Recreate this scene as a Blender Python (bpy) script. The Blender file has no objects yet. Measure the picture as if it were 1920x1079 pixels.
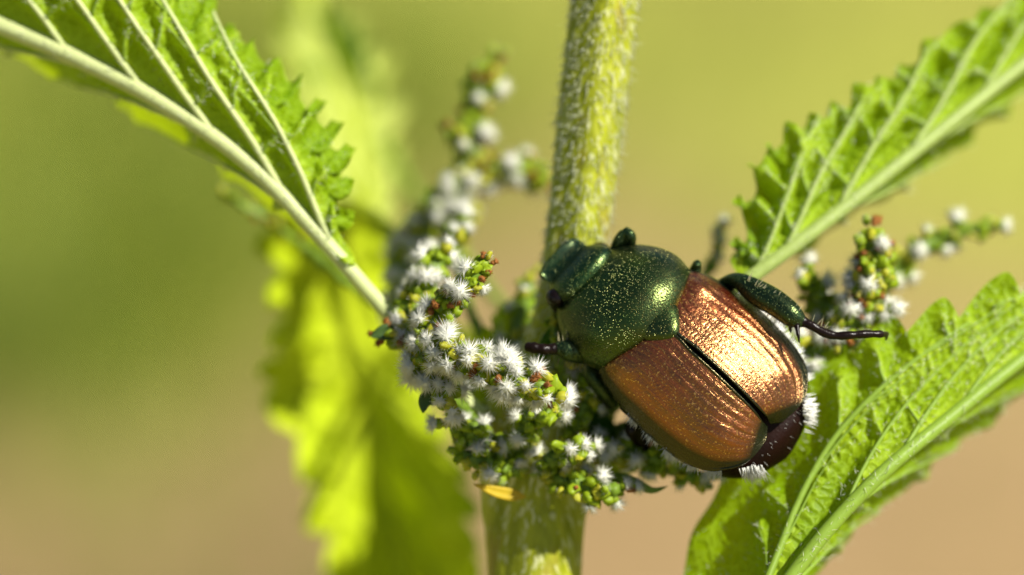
import bpy, bmesh, math, random
import numpy as np
from mathutils import Vector, Matrix
from mathutils.bvhtree import BVHTree

# ------------------------------------------------------------------ frame, camera, light
# 1 unit = 1 cm.  O is the point in sharp focus, 30 cm above the ground; the camera looks down on it.
scene = bpy.context.scene
scene.unit_settings.scale_length = 0.01
COL = scene.collection
rng = np.random.default_rng(7)
random.seed(7)

PITCH = math.radians(30)
DIST, SPAN = 19.0, 3.4
O = np.array([0.0, 0.0, 30.0])
R_ = np.array([1.0, 0, 0])
U_ = np.array([0, math.sin(PITCH), math.cos(PITCH)])
T_ = np.array([0, -math.cos(PITCH), math.sin(PITCH)])
B = np.stack([R_, U_, T_], axis=1)          # right / up / towards-the-viewer -> world

cam = bpy.data.cameras.new('camera')
cam_o = bpy.data.objects.new('camera', cam)
COL.objects.link(cam_o)
cam.sensor_width = 36
cam.lens = 36 * DIST / SPAN
cam.clip_start, cam.clip_end = 0.5, 5000
cam_o.matrix_world = Matrix.Translation(Vector(O + T_ * DIST)) @ Matrix(B.tolist()).to_4x4()
cam.dof.use_dof = True
cam.dof.focus_distance = DIST - 0.03
cam.dof.aperture_fstop = (cam.lens * 1e-3) / 0.80      # an iris 8 mm across
scene.camera = cam_o

SUN = np.array([0.60, 0.56, 0.57]); SUN = SUN / np.linalg.norm(SUN)
sun_w = B @ SUN
world = bpy.data.worlds.new('World'); scene.world = world
world.use_nodes = True
wn = world.node_tree.nodes; wl = world.node_tree.links
sky = wn.new('ShaderNodeTexSky'); sky.sky_type = 'NISHITA'; sky.sun_disc = False
sky.sun_elevation = math.asin(sun_w[2]); sky.sun_rotation = math.atan2(sun_w[0], sun_w[1])
wl.new(sky.outputs[0], wn['Background'].inputs[0]); wn['Background'].inputs[1].default_value = 0.052
sun = bpy.data.lights.new('sun', 'SUN'); sun.energy = 5.0; sun.angle = math.radians(0.6); sun.color = (1, .95, .86)
sun_o = bpy.data.objects.new('sun', sun); COL.objects.link(sun_o)
sun_o.rotation_euler = Vector(sun_w).to_track_quat('Z', 'Y').to_euler(); sun_o.location = (20, -20, 80)
scene.view_settings.view_transform = 'Standard'
scene.view_settings.look = 'None'
scene.view_settings.exposure = 0.78
scene.view_settings.gamma = 1.0
scene.view_settings.use_curve_mapping = False
scene.cycles.use_denoising = True
scene.cycles.max_bounces = 8
scene.cycles.transmission_bounces = 6
scene.cycles.sample_clamp_indirect = 6

# ------------------------------------------------------------------ helpers
def P(px, py, z=0.0):
    s = (DIST - z) / DIST * SPAN / 1920
    return np.array([(px - 960) * s, (539.5 - py) * s, z])
def PP(pts):
    return np.array([P(*p) for p in pts])
def unit(v):
    v = np.asarray(v, float); return v / (np.linalg.norm(v, axis=-1, keepdims=True) + 1e-12)
def sst(x, a, b):
    t = np.clip((x - a)/(b - a), 0, 1); return t*t*(3-2*t)
def to_world(v):
    return np.asarray(v) @ B.T + O
def curve(pts, n=None, ts=None, q=None):
    """Smooth curve through pts (cubic Hermite) at q in [0, 1] or n even steps."""
    pts = np.asarray(pts, float)
    if ts is None:
        d = np.r_[0, np.cumsum(np.linalg.norm(np.diff(pts[:, :3], axis=0), axis=1))]; ts = d / d[-1]
    ts = np.asarray(ts, float)
    if q is None: q = np.linspace(0, 1, n)
    m = np.zeros_like(pts)
    sl = np.diff(pts, axis=0) / np.diff(ts)[:, None]
    m[0], m[-1] = sl[0], sl[-1]
    h = np.diff(ts)
    if len(pts) > 2:
        m[1:-1] = (sl[:-1] * h[1:, None] + sl[1:] * h[:-1, None]) / (h[1:] + h[:-1])[:, None]
    q = np.asarray(q, float)
    i = np.clip(np.searchsorted(ts, q, side='right') - 1, 0, len(ts) - 2)
    hh = h[i]; u = ((q - ts[i]) / hh)
    uc = u[..., None]; hc = hh[..., None]
    return ((2*uc**3 - 3*uc**2 + 1) * pts[i] + (uc**3 - 2*uc**2 + uc) * hc * m[i]
            + (-2*uc**3 + 3*uc**2) * pts[i+1] + (uc**3 - uc**2) * hc * m[i+1])
def frames(path):
    t = unit(np.gradient(path, axis=0))
    n = np.zeros_like(t)
    a = np.array([0, 0, 1.0]) if abs(t[0][2]) < .9 else np.array([1.0, 0, 0])
    n[0] = unit(a - t[0] * a.dot(t[0]))
    for i in range(1, len(t)):
        v = n[i-1] - t[i] * n[i-1].dot(t[i]); n[i] = unit(v)
    return t, n, np.cross(t, n)
def tube(path, rad, sides=10, squash=1.0):
    path = np.asarray(path); rad = np.broadcast_to(rad, (len(path),))
    t, n, b = frames(path)
    a = np.arange(sides) * 2 * math.pi / sides
    v = path[:, None] + (n[:, None] * np.cos(a)[None, :, None] + b[:, None] * np.sin(a)[None, :, None] * squash) * rad[:, None, None]
    v = v.reshape(-1, 3); f = []
    N = len(path)
    for i in range(N - 1):
        for j in range(sides):
            k = (j + 1) % sides
            f.append((i*sides + j, i*sides + k, (i+1)*sides + k, (i+1)*sides + j))
    v = np.vstack([v, path[0], path[-1]])
    for j in range(sides):
        k = (j + 1) % sides
        f.append((N*sides, k, j)); f.append((N*sides + 1, (N-1)*sides + j, (N-1)*sides + k))
    return v, f
def grid_faces(a, b):
    i, j = np.meshgrid(np.arange(a - 1), np.arange(b - 1), indexing='ij')
    i = i.ravel(); j = j.ravel()
    return np.stack([i*b + j, (i+1)*b + j, (i+1)*b + j + 1, i*b + j + 1], 1)
def join(parts):
    vs, fs, ids, o = [], [], [], 0
    for k, (v, f) in enumerate(parts):
        vs.append(np.asarray(v)); fs += [tuple(int(x) + o for x in q) for q in f]; ids += [k] * len(f); o += len(v)
    return np.vstack(vs), fs, ids
def ellipsoid(c, axes, rad, seg=12, rings=8):
    """axes: 3 unit rows; rad: 3 radii"""
    th = np.linspace(0, math.pi, rings + 1)[1:-1]; ph = np.arange(seg) * 2*math.pi/seg
    pts = [np.array([0, 0, 1.0])]
    for t in th:
        for p in ph: pts.append([math.sin(t)*math.cos(p), math.sin(t)*math.sin(p), math.cos(t)])
    pts.append([0, 0, -1.0]); pts = np.array(pts) * rad
    v = pts @ np.asarray(axes) + c
    f = []; n = len(v)
    for j in range(seg): f.append((0, 1 + j, 1 + (j+1) % seg))
    for i in range(len(th) - 1):
        for j in range(seg):
            a = 1 + i*seg; k = (j+1) % seg
            f.append((a+j, a+seg+j, a+seg+k, a+k))
    a = 1 + (len(th)-1)*seg
    for j in range(seg): f.append((a+j, n-1, a + (j+1) % seg))
    return v, f
def cones(base, direc, length, rad, sides=3):
    """many tapered hairs as one vertex / face set"""
    base = np.asarray(base); d = unit(direc); N = len(base)
    length = np.broadcast_to(length, (N,)); rad = np.broadcast_to(rad, (N,))
    a = np.where(np.abs(d[:, 2:3]) < .9, np.array([[0, 0, 1.0]]), np.array([[1.0, 0, 0]]))
    n = unit(np.cross(d, a)); b = np.cross(d, n)
    V = np.zeros((N, sides + 1, 3))
    for j in range(sides):
        an = 2*math.pi*j/sides
        V[:, j] = base + (n*math.cos(an) + b*math.sin(an)) * rad[:, None]
    V[:, sides] = base + d * length[:, None]
    k = np.arange(N)[:, None] * (sides + 1)
    F = np.concatenate([np.hstack([k + j, k + (j+1) % sides, k + sides]) for j in range(sides)])
    return V.reshape(-1, 3), F
def new_mesh(name, v, f, mats, smooth=True, idx=None, attrs=None):
    me = bpy.data.meshes.new(name)
    me.from_pydata(np.asarray(v, float).tolist(), [], [tuple(int(x) for x in q) for q in f])
    for m in (mats if isinstance(mats, (list, tuple)) else [mats]): me.materials.append(m)
    if smooth: me.polygons.foreach_set('use_smooth', np.ones(len(me.polygons), bool))
    if idx is not None: me.polygons.foreach_set('material_index', np.asarray(idx, np.int32))
    for k, a in (attrs or {}).items():
        at = me.attributes.new(k, 'FLOAT', 'POINT'); at.data.foreach_set('value', np.asarray(a, np.float32))
    me.update()
    return me
def world_of(o):
    p = np.zeros(3)
    while o is not None:
        p = p + np.array(o.location); o = o.parent
    return p
def obj(name, v, f, mats, parent=None, smooth=True, idx=None, attrs=None, label=None, kind=None):
    """v in right/up/towards coordinates; the mesh is stored relative to its parent's place"""
    w = to_world(v) - (world_of(parent) if parent is not None else 0)
    o = bpy.data.objects.new(name, new_mesh(name, w, f, mats, smooth, idx, attrs))
    COL.objects.link(o)
    if parent is not None: o.parent = parent
    if label: o['label'] = label
    if kind: o['kind'] = kind
    return o
def place(name, me, pos, axis, scale, parent, spin=0.0):
    """a copy of mesh data standing on pos with its z axis along axis"""
    o = bpy.data.objects.new(name, me); COL.objects.link(o); o.parent = parent
    q = Vector(B @ unit(axis)).to_track_quat('Z', 'Y')
    sc = scale if hasattr(scale, '__len__') else (scale,)*3
    o.matrix_basis = (Matrix.Translation(Vector(to_world(pos) - world_of(parent))) @ q.to_matrix().to_4x4()
                      @ Matrix.Rotation(spin, 4, 'Z') @ Matrix.Diagonal((*sc, 1)))
    return o
def empty(name, pos_world, label, cat):
    o = bpy.data.objects.new(name, None); COL.objects.link(o); o.location = pos_world
    o.empty_display_size = .3; o['label'] = label; o['category'] = cat
    return o

# ------------------------------------------------------------------ materials
class NT:
    def __init__(s, name):
        s.m = bpy.data.materials.new(name); s.m.use_nodes = True
        s.t = s.m.node_tree; s.n = s.t.nodes; s.n.clear()
        s.out = s.n.new('ShaderNodeOutputMaterial')
    def add(s, typ, **kw):
        n = s.n.new('ShaderNode' + typ)
        for k, v in kw.items():
            if k in n.inputs: s.put(n.inputs[k], v)
            else: setattr(n, k, v)
        return n
    def put(s, sock, v):
        if hasattr(v, 'node'): s.t.links.new(v, sock)
        else:
            if hasattr(v, '__len__') and len(v) == 3 and sock.type == 'RGBA': v = (*v, 1)
            sock.default_value = v
    def noise(s, scale, detail=3, rough=.55, dist=0, vec=None):
        n = s.add('TexNoise', Scale=scale, Detail=detail, Roughness=rough, Distortion=dist)
        s.put(n.inputs['Vector'], vec if vec is not None else s.coord()); return n.outputs['Fac']
    def coord(s):
        if not hasattr(s, '_c'): s._c = s.add('TexCoord').outputs['Object']
        return s._c
    def attr(s, name): return s.add('Attribute', attribute_name=name).outputs['Fac']
    def ramp(s, fac, stops):
        r = s.add('ValToRGB'); s.put(r.inputs[0], fac); e = r.color_ramp.elements
        while len(e) < len(stops): e.new(.5)
        for i, (p, c) in enumerate(stops):
            e[i].position = p; e[i].color = (*c, 1) if hasattr(c, '__len__') else (c, c, c, 1)
        return r.outputs[0]
    def mix(s, f, a, b):
        m = s.add('Mix', data_type='RGBA'); s.put(m.inputs[0], f); s.put(m.inputs[6], a); s.put(m.inputs[7], b); return m.outputs[2]
    def math(s, op, a, b=0.0):
        m = s.add('Math', operation=op); s.put(m.inputs[0], a); s.put(m.inputs[1], b); return m.outputs[0]
    def bump(s, h, strength=.3, dist=.01, normal=None):
        b = s.add('Bump', Strength=strength, Distance=dist, Height=h)
        if normal is not None: s.put(b.inputs['Normal'], normal)
        return b.outputs[0]
    def bsdf(s, **kw):
        p = s.add('BsdfPrincipled')
        for k, v in kw.items(): s.put(p.inputs[k.replace('_', ' ')], v)
        return p.outputs[0]
    def done(s, shader):
        s.t.links.new(shader, s.out.inputs[0]); return s.m

def leaf_material(name, a, b, trans, fac=.45, fine=26.0, rough=.42, veincol=None):
    m = NT(name)
    n1 = m.noise(3.2, 4)
    col = m.mix(m.ramp(n1, [(.3, 0), (.7, 1)]), a, b)
    vor = m.add('TexVoronoi', feature='DISTANCE_TO_EDGE', Scale=fine); 
    wob = m.add('TexNoise', Scale=9.0, Detail=2); m.put(wob.inputs['Vector'], m.coord())
    ad = m.add('VectorMath', operation='MULTIPLY_ADD'); m.put(ad.inputs[0], wob.outputs['Color']); ad.inputs[1].default_value = (.05,)*3; m.put(ad.inputs[2], m.coord())
    m.put(vor.inputs['Vector'], ad.outputs[0])
    edge = m.ramp(vor.outputs['Distance'], [(0, 1), (.10, 0)])
    col = m.mix(m.math('MULTIPLY', edge, .35), col, veincol or tuple(min(1, c*1.9 + .05) for c in b))
    col = m.mix(m.math('MULTIPLY', m.attr('vein'), .8), col, veincol or tuple(min(1, c*1.6 + .10*k) for c, k in zip(b, (1.4, 1.2, .35))))
    h = m.math('ADD', m.math('MULTIPLY', m.ramp(vor.outputs['Distance'], [(0, 0), (.4, 1)]), -.8), m.math('MULTIPLY', m.noise(60, 3), .5))
    nor = m.bump(h, .55, .012)
    p = m.bsdf(Base_Color=col, Roughness=rough, Specular_IOR_Level=.15, Normal=nor)
    tr = m.add('BsdfTranslucent', Normal=nor)
    m.put(tr.inputs[0], m.mix(m.math('MULTIPLY', edge, .3), m.mix(n1, trans, tuple(c*.8 for c in trans)), tuple(min(1, c*1.25) for c in trans)))
    mx = m.add('MixShader'); mx.inputs[0].default_value = fac
    m.t.links.new(p, mx.inputs[1]); m.t.links.new(tr.outputs[0], mx.inputs[2])
    return m.done(mx.outputs[0])
def soft_material(name, col, trans, fac, rough=.5, var=.25, scale=25):
    m = NT(name)
    n = m.noise(scale, 3)
    c = m.mix(n, tuple(x*(1-var) for x in col), tuple(min(1, x*(1+var)) for x in col))
    p = m.bsdf(Base_Color=c, Roughness=rough, Specular_IOR_Level=.3, Normal=m.bump(n, .3, .006))
    tr = m.add('BsdfTranslucent'); m.put(tr.inputs[0], trans)
    mx = m.add('MixShader'); mx.inputs[0].default_value = fac
    m.t.links.new(p, mx.inputs[1]); m.t.links.new(tr.outputs[0], mx.inputs[2])
    return m.done(mx.outputs[0])

MAT = {}
MAT['leaf'] = leaf_material('nettle_leaf', (.120, .235, .002), (.215, .335, .002), (.50, .64, .002), .42)
MAT['leaf_far'] = leaf_material('nettle_leaf_far', (.28, .375, .002), (.35, .43, .002), (.46, .60, .002), .15, 14, .8)
MAT['leaf_haze'] = leaf_material('nettle_leaf_haze', (.30, .36, .05), (.36, .42, .09), (.46, .60, .05), .3, 14, .75)  # haze of distance put into a paler base colour
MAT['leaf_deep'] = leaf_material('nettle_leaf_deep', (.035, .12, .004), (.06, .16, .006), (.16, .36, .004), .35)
MAT['vein'] = soft_material('leaf_vein', (.56, .62, .27), (.6, .68, .2), .25, .45, .15)
MAT['vein_soft'] = soft_material('leaf_vein_soft', (.25, .38, .045), (.4, .55, .03), .3, .45, .15)
MAT['vein_mid'] = soft_material('leaf_vein_mid', (.36, .46, .12), (.5, .6, .1), .3, .45, .2)
MAT['vein_far'] = soft_material('leaf_vein_far', (.36, .44, .010), (.5, .6, .005), .3, .6, .15)
MAT['hair'] = soft_material('plant_hair', (.80, .82, .66), (.8, .82, .6), .45, .3, .05)
MAT['tuft'] = soft_material('white_stigma', (.90, .90, .82), (.95, .95, .84), .50, .4, .06)
MAT['calyx'] = soft_material('green_calyx', (.26, .36, .012), (.5, .62, .01), .35, .45, .3, 40)
MAT['bud'] = soft_material('yellow_bud', (.46, .46, .03), (.6, .6, .02), .35, .4, .3, 50)
MAT['withered'] = soft_material('withered_bud', (.30, .115, .02), (.35, .12, .015), .25, .55, .5, 60)
MAT['axis'] = soft_material('spike_axis', (.15, .24, .02), (.35, .45, .02), .25, .5, .3, 20)
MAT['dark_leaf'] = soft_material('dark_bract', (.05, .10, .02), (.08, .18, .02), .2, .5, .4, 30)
MAT['stipule'] = soft_material('yellow_stipule', (.62, .46, .03), (.6, .45, .02), .4, .5, .3, 20)

def stem_material():
    m = NT('nettle_stem')
    mp = m.add('Mapping'); m.put(mp.inputs['Vector'], m.coord()); mp.inputs['Scale'].default_value = (1, 1, .30)
    n1 = m.noise(20, 4, .6, vec=mp.outputs[0]); n2 = m.noise(7, 3, vec=mp.outputs[0]); n3 = m.noise(46, 2, vec=mp.outputs[0])
    col = m.mix(m.ramp(n1, [(.35, 0), (.62, 1)]), (.22, .25, .006), (.38, .41, .02))
    col = m.mix(m.ramp(n2, [(.56, 0), (.75, .6)]), col, (.26, .12, .05))
    col = m.mix(m.ramp(n3, [(.56, 0), (.66, .75)]), col, (.66, .67, .36))
    p = m.bsdf(Base_Color=col, Roughness=.5, Specular_IOR_Level=.3, Normal=m.bump(m.math('ADD', n1, n3), .5, .01))
    tr = m.add('BsdfTranslucent'); m.put(tr.inputs[0], (.45, .5, .05))
    mx = m.add('MixShader'); mx.inputs[0].default_value = .18
    m.t.links.new(p, mx.inputs[1]); m.t.links.new(tr.outputs[0], mx.inputs[2])
    return m.done(mx.outputs[0])
MAT['stem'] = stem_material()

def green_metal(name, base, alt, glint, rough=.30, dots=1.0, glow=.30):
    """metallic shell pitted with fine punctures: a broad green lobe under a tighter brassy one"""
    m = NT(name)
    v = m.add('TexVoronoi', feature='F1', Scale=125.0); m.put(v.inputs['Vector'], m.coord())
    pit = m.ramp(v.outputs['Distance'], [(.05, 0), (.36, 1)])
    n1 = m.noise(6.5, 3); n2 = m.noise(170, 2)
    col = m.mix(m.ramp(n1, [(.36, 0), (.66, 1)]), base, alt)
    pick = m.ramp(m.noise(40, 2), [(.26, 0), (.40, 1)])
    col = m.mix(m.math('MULTIPLY', m.math('MULTIPLY', m.ramp(v.outputs['Distance'], [(.10, 1), (.24, 0)]), pick), .7*dots), col, glint)  # glints in the punctures, painted into the base colour
    h = m.math('ADD', pit, m.math('MULTIPLY', n2, .35))
    nor = m.bump(h, .85, .0042)
    a = m.bsdf(Base_Color=col, Metallic=.9, Roughness=.34, Normal=nor)
    b = m.bsdf(Base_Color=m.mix(n1, (.62, .50, .16), (.52, .52, .14)), Metallic=1.0, Roughness=m.ramp(m.noise(90, 2), [(.3, rough*.8), (.7, rough*1.25)]), Normal=nor)
    mx = m.add('MixShader'); mx.inputs[0].default_value = glow
    m.t.links.new(a, mx.inputs[1]); m.t.links.new(b, mx.inputs[2])
    return m.done(mx.outputs[0])
MAT['green'] = green_metal('green_shell', (.0015, .026, .010), (.004, .042, .008), (.72, .60, .24), .29, 1.0, .10)
MAT['headgreen'] = green_metal('green_head', (.002, .036, .024), (.004, .045, .012), (.65, .55, .15), .27, .6, .09)
MAT['leggreen'] = green_metal('green_leg', (.004, .025, .012), (.006, .045, .018), (.2, .5, .2), .28, .2, .07)
def chitin(name, a, b, rough=.25, metal=.2, spec=.3):
    m = NT(name)
    n = m.noise(14, 4)
    return m.done(m.bsdf(Base_Color=m.mix(n, a, b), Roughness=rough, Metallic=metal, Specular_IOR_Level=spec, Normal=m.bump(m.noise(90, 3), .5, .004)))
MAT['dark'] = chitin('dark_chitin', (.003, .002, .001), (.016, .003, .001), .5, 0, .10)
MAT['brown'] = chitin('brown_chitin', (.030, .010, .005), (.065, .020, .010), .2)
MAT['tarsus'] = chitin('tarsus_chitin', (.004, .002, .0015), (.010, .004, .002), .28, 0, .2)
MAT['eye'] = chitin('eye_lens', (.002, .0015, .001), (.008, .003, .002), .15, 0)
MAT['beetle_hair'] = soft_material('white_beetle_hair', (.85, .85, .80), (.8, .8, .75), .3, .4, .05)
MAT['bristle'] = chitin('bristle', (.10, .10, .05), (.22, .20, .10), .4, 0)

def elytron_material():
    m = NT('copper_elytron')
    edge = m.attr('edge'); vv = m.attr('vv'); uu = m.attr('uu')
    cv = m.add('CombineXYZ'); m.put(cv.inputs[0], m.math('MULTIPLY', uu, 1.1)); m.put(cv.inputs[1], m.math('MULTIPLY', vv, 5.0))
    streak = m.noise(4.2, 6, .62, .9, vec=cv.outputs[0])
    cv2 = m.add('CombineXYZ'); m.put(cv2.inputs[0], m.math('MULTIPLY', uu, 2.2)); m.put(cv2.inputs[1], m.math('MULTIPLY', vv, 13.0))
    thread = m.noise(4.0, 4, .6, 1.6, vec=cv2.outputs[0])
    n1 = m.noise(4.5, 4); fine = m.noise(120, 2); n3 = m.noise(30, 4, .65)
    col = m.mix(m.ramp(streak, [(.32, 0), (.68, 1)]), (.095, .0035, .0004), (.25, .024, .0010))
    col = m.mix(m.ramp(n1, [(.40, 0), (.66, .75)]), col, (.040, .006, .0006))
    col = m.mix(m.ramp(thread, [(.55, 0), (.68, .6)]), col, (.30, .032, .002))
    col = m.mix(m.ramp(n3, [(.57, 0), (.74, .40)]), col, (.34, .085, .008))
    col = m.mix(m.ramp(fine, [(.60, 0), (.68, .6)]), col, (.70, .40, .09))  # glitter painted as bright specks in the base colour
    col = m.mix(m.ramp(edge, [(.22, 0), (.62, 1)]), col, (.002, .013, .006))
    h = m.math('ADD', m.math('MULTIPLY', fine, .55), m.math('ADD', m.math('MULTIPLY', streak, 1.0), m.math('ADD', m.math('MULTIPLY', n3, .9), m.math('MULTIPLY', thread, .7))))
    cp = m.add('CombineXYZ'); m.put(cp.inputs[0], m.math('ADD', m.math('MULTIPLY', uu, 44.0), m.math('MULTIPLY', n1, 2.0))); m.put(cp.inputs[1], m.math('ADD', m.math('MULTIPLY', vv, 14.0), m.math('MULTIPLY', n1, 1.2)))
    pv = m.add('TexVoronoi', feature='F1', Scale=1.0); pv.voronoi_dimensions = '2D'; m.put(pv.inputs['Vector'], cp.outputs[0]); pv.inputs['Randomness'].default_value = .45
    h = m.math('ADD', h, m.math('MULTIPLY', m.ramp(pv.outputs['Distance'], [(.05, 0), (.38, 1)]), .22))
    nor = m.bump(h, .42, .005)
    a = m.bsdf(Base_Color=col, Metallic=.80, Roughness=m.ramp(n3, [(.3, .22), (.7, .34)]), Normal=nor)
    b = m.bsdf(Base_Color=(1.0, .66, .27), Metallic=1.0, Roughness=.24, Normal=nor)
    mx = m.add('MixShader'); m.put(mx.inputs[0], m.math('MULTIPLY', m.ramp(edge, [(.2, 1), (.6, .3)]), .16))
    m.t.links.new(a, mx.inputs[1]); m.t.links.new(b, mx.inputs[2])
    return m.done(mx.outputs[0])
MAT['elytron'] = elytron_material()

def ground_material():
    m = NT('dry_meadow_soil')
    cover = m.attr('cover'); n2 = m.noise(.9, 5, .6); n3 = m.noise(6, 4); n1 = m.noise(.35, 4)
    soil = m.mix(m.ramp(n2, [(.40, .35), (.65, 0)]), (.285, .195, .092), (.17, .11, .043))
    soil = m.mix(m.ramp(n3, [(.5, 0), (.7, .4)]), soil, (.345, .25, .13))
    moss = m.mix(n2, (.24, .255, .034), (.34, .35, .068))
    f = m.math('ADD', cover, m.math('MULTIPLY', m.math('SUBTRACT', n1, .5), .7))
    col = m.mix(m.ramp(f, [(.15, 0), (.85, 1)]), soil, moss)
    return m.done(m.bsdf(Base_Color=col, Roughness=.9, Specular_IOR_Level=.1, Normal=m.bump(m.math('ADD', n2, n3), .4, .3)))
MAT['ground'] = ground_material()
MAT['grass'] = soft_material('meadow_grass', (.13, .19, .010), (.26, .34, .01), .35, .5, .35, .6)

# ------------------------------------------------------------------ ground and grass far behind
ax = np.concatenate([-np.geomspace(4000, 60, 18), np.linspace(-50, 50, 51), np.geomspace(60, 4000, 18)])
gx, gy = np.meshgrid(ax, ax + 40, indexing='ij')
near = np.exp(-((gx/200)**2 + ((gy-40)/200)**2))
gz = near * (.35*np.sin(gx*.31 + 1.3*np.sin(gy*.17)) + .35*np.sin(gy*.27 + gx*.11) + .15*np.sin(gx*.9)*np.sin(gy*.8))
def cover_at(x, y):
    c = .85*sst(y, 46, 56) + 1.0*np.exp(-((x + 5.6)/2.6)**2 - ((y - 51.5)/4.0)**2) - .3*np.exp(-((x - .5)/2.5)**2 - ((y - 53)/5)**2)
    far = .5 + .4*np.sin(x*.21 + 1.0)*np.sin(y*.17 + .4)
    w = np.exp(-((x/18)**4 + ((y - 52)/16)**4)); return c*w + far*(1 - w)
me = new_mesh('ground', np.stack([gx, gy, gz], -1).reshape(-1, 3), grid_faces(len(ax), len(ax))[:, ::-1], MAT['ground'], attrs=dict(cover=cover_at(gx, gy).ravel()))
g = bpy.data.objects.new('ground', me); COL.objects.link(g)
g['kind'] = 'structure'; g['label'] = 'dry tan soil of the meadow far behind the nettle'; g['category'] = 'ground'
def grass():
    N = 9000
    r = np.random.default_rng(3)
    x = np.r_[r.uniform(-28, 28, N*3), r.uniform(-11, 0, N)]; y = np.r_[r.uniform(5, 110, N*3), r.uniform(42, 61, N)]
    # denser where the ground is green, thin where bare soil shows
    keep = np.where(cover_at(x, y) > .5, .12, .03) + .10*np.exp(-((x + 5.4)/2.0)**2 - ((y - 52)/3.0)**2) + .30*(np.sin(x*.5 + 2)*np.sin(y*.31 + 1) > .55)*(np.abs(x) > 9)
    s = r.random(N*4) < keep; x, y = x[s], y[s]; n = len(x)
    L = r.uniform(1.2, 3.6, n); w = r.uniform(.06, .14, n); a = r.uniform(0, 6.283, n); bend = r.uniform(.2, 1.1, n)*L
    V = np.zeros((n, 7, 3)); sd = np.stack([-np.sin(a), np.cos(a)], 1); fw = np.stack([np.cos(a), np.sin(a)], 1)
    for k, (t, ww) in enumerate([(0, 1), (.4, .9), (.75, .55)]):
        for q, sg in enumerate((-1, 1)):
            V[:, 2*k+q, :2] = np.stack([x, y], 1) + fw*(bend*t*t)[:, None] + sd*(sg*w*ww)[:, None]*.5
            V[:, 2*k+q, 2] = L*t*(1-.15*t) - .2
    V[:, 6, :2] = np.stack([x, y], 1) + fw*bend[:, None]; V[:, 6, 2] = L*.85 - .2
    k = np.arange(n)[:, None]*7
    F = [tuple(q) for q in np.concatenate([np.hstack([k, k+1, k+3, k+2]), np.hstack([k+2, k+3, k+5, k+4])])]
    F += [tuple(q) for q in np.hstack([k+4, k+5, k+6])]
    o = bpy.data.objects.new('grass', new_mesh('grass', V.reshape(-1, 3), F, MAT['grass'])); COL.objects.link(o)
    o['kind'] = 'stuff'; o['label'] = 'blurred meadow grass growing on the ground far behind'; o['category'] = 'grass'
grass()

# ------------------------------------------------------------------ the nettle
STEM = PP([(1205, -700, -.45), (1170, -330, -.45), (1134, 0, -.45), (1110, 200, -.45), (1085, 420, -.46), (1050, 640, -.48), (1015, 820, -.5), (1003, 950, -.5), (1003, 1079, -.5), (1005, 1260, -.5), (1005, 1700, -.5)])
base_w = to_world(STEM[-1]); foot = np.array([base_w[0] + .3, base_w[1] + 1.2, -.2])
def from_world(w): return (np.asarray(w) - O) @ B
extra = [from_world(base_w + (foot - base_w)*t + np.array([.25*math.sin(3*t), 0, 0])) for t in (.12, .3, .55, .8, 1)]
nettle = empty('nettle_plant', foot + np.array([0, 0, .2]), 'tall hairy green nettle with white flower spikes, toothed leaves and a beetle on it', 'plant')

def build_stem():
    pts = np.vstack([STEM, extra])
    #           y:  -700  -330   0    200   420  640   820   950  1079  1260 1700
    rad = np.array([.096, .100, .105, .104, .098, .107, .205, .166, .147, .145, .15, .15, .16, .17, .18, .19])
    n = 360
    d = np.r_[0, np.cumsum(np.linalg.norm(np.diff(pts, axis=0), axis=1))]
    q = np.r_[np.linspace(0, d[10], 300), np.linspace(d[10], d[-1], 61)[1:]] / d[-1]
    pr = curve(np.hstack([pts, rad[:, None]]), ts=d/d[-1], q=q)
    path, rr = pr[:, :3], pr[:, 3]
    S = 40; t, nn, bb = frames(path); a = np.arange(S)*2*math.pi/S
    prof = 1 + .075*np.cos(4*a + .6) + .018*np.cos(12*a)
    V = path[:, None] + (nn[:, None]*np.cos(a)[None, :, None] + bb[:, None]*np.sin(a)[None, :, None]) * (rr[:, None]*prof[None])[:, :, None]
    F = []
    for i in range(len(path)-1):
        for j in range(S):
            k = (j+1) % S; F.append((i*S+j, i*S+k, (i+1)*S+k, (i+1)*S+j))
    st = obj('stem', V.reshape(-1, 3), F, MAT['stem'], nettle)
    N = 4200
    i = rng.integers(40, 196, N); j = rng.integers(0, S, N); fr = rng.random(N)
    p = V[i, j]*(1-fr[:, None]) + V[i+1, j]*fr[:, None]; p = p*.5 + .5*(V[i, (j+1) % S]*(1-fr[:, None]) + V[i+1, (j+1) % S]*fr[:, None]) * 1.0
    out = unit(p - path[i]); dr = out*rng.uniform(.25, 1, N)[:, None] + t[i]*rng.uniform(.2, 1.2, N)[:, None] + rng.normal(0, .25, (N, 3))
    v, f = cones(p, dr, rng.uniform(.016, .045, N), rng.uniform(.0016, .0028, N))
    obj('stem_hair', v, f, MAT['hair'], st, kind='stuff')
build_stem()


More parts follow.
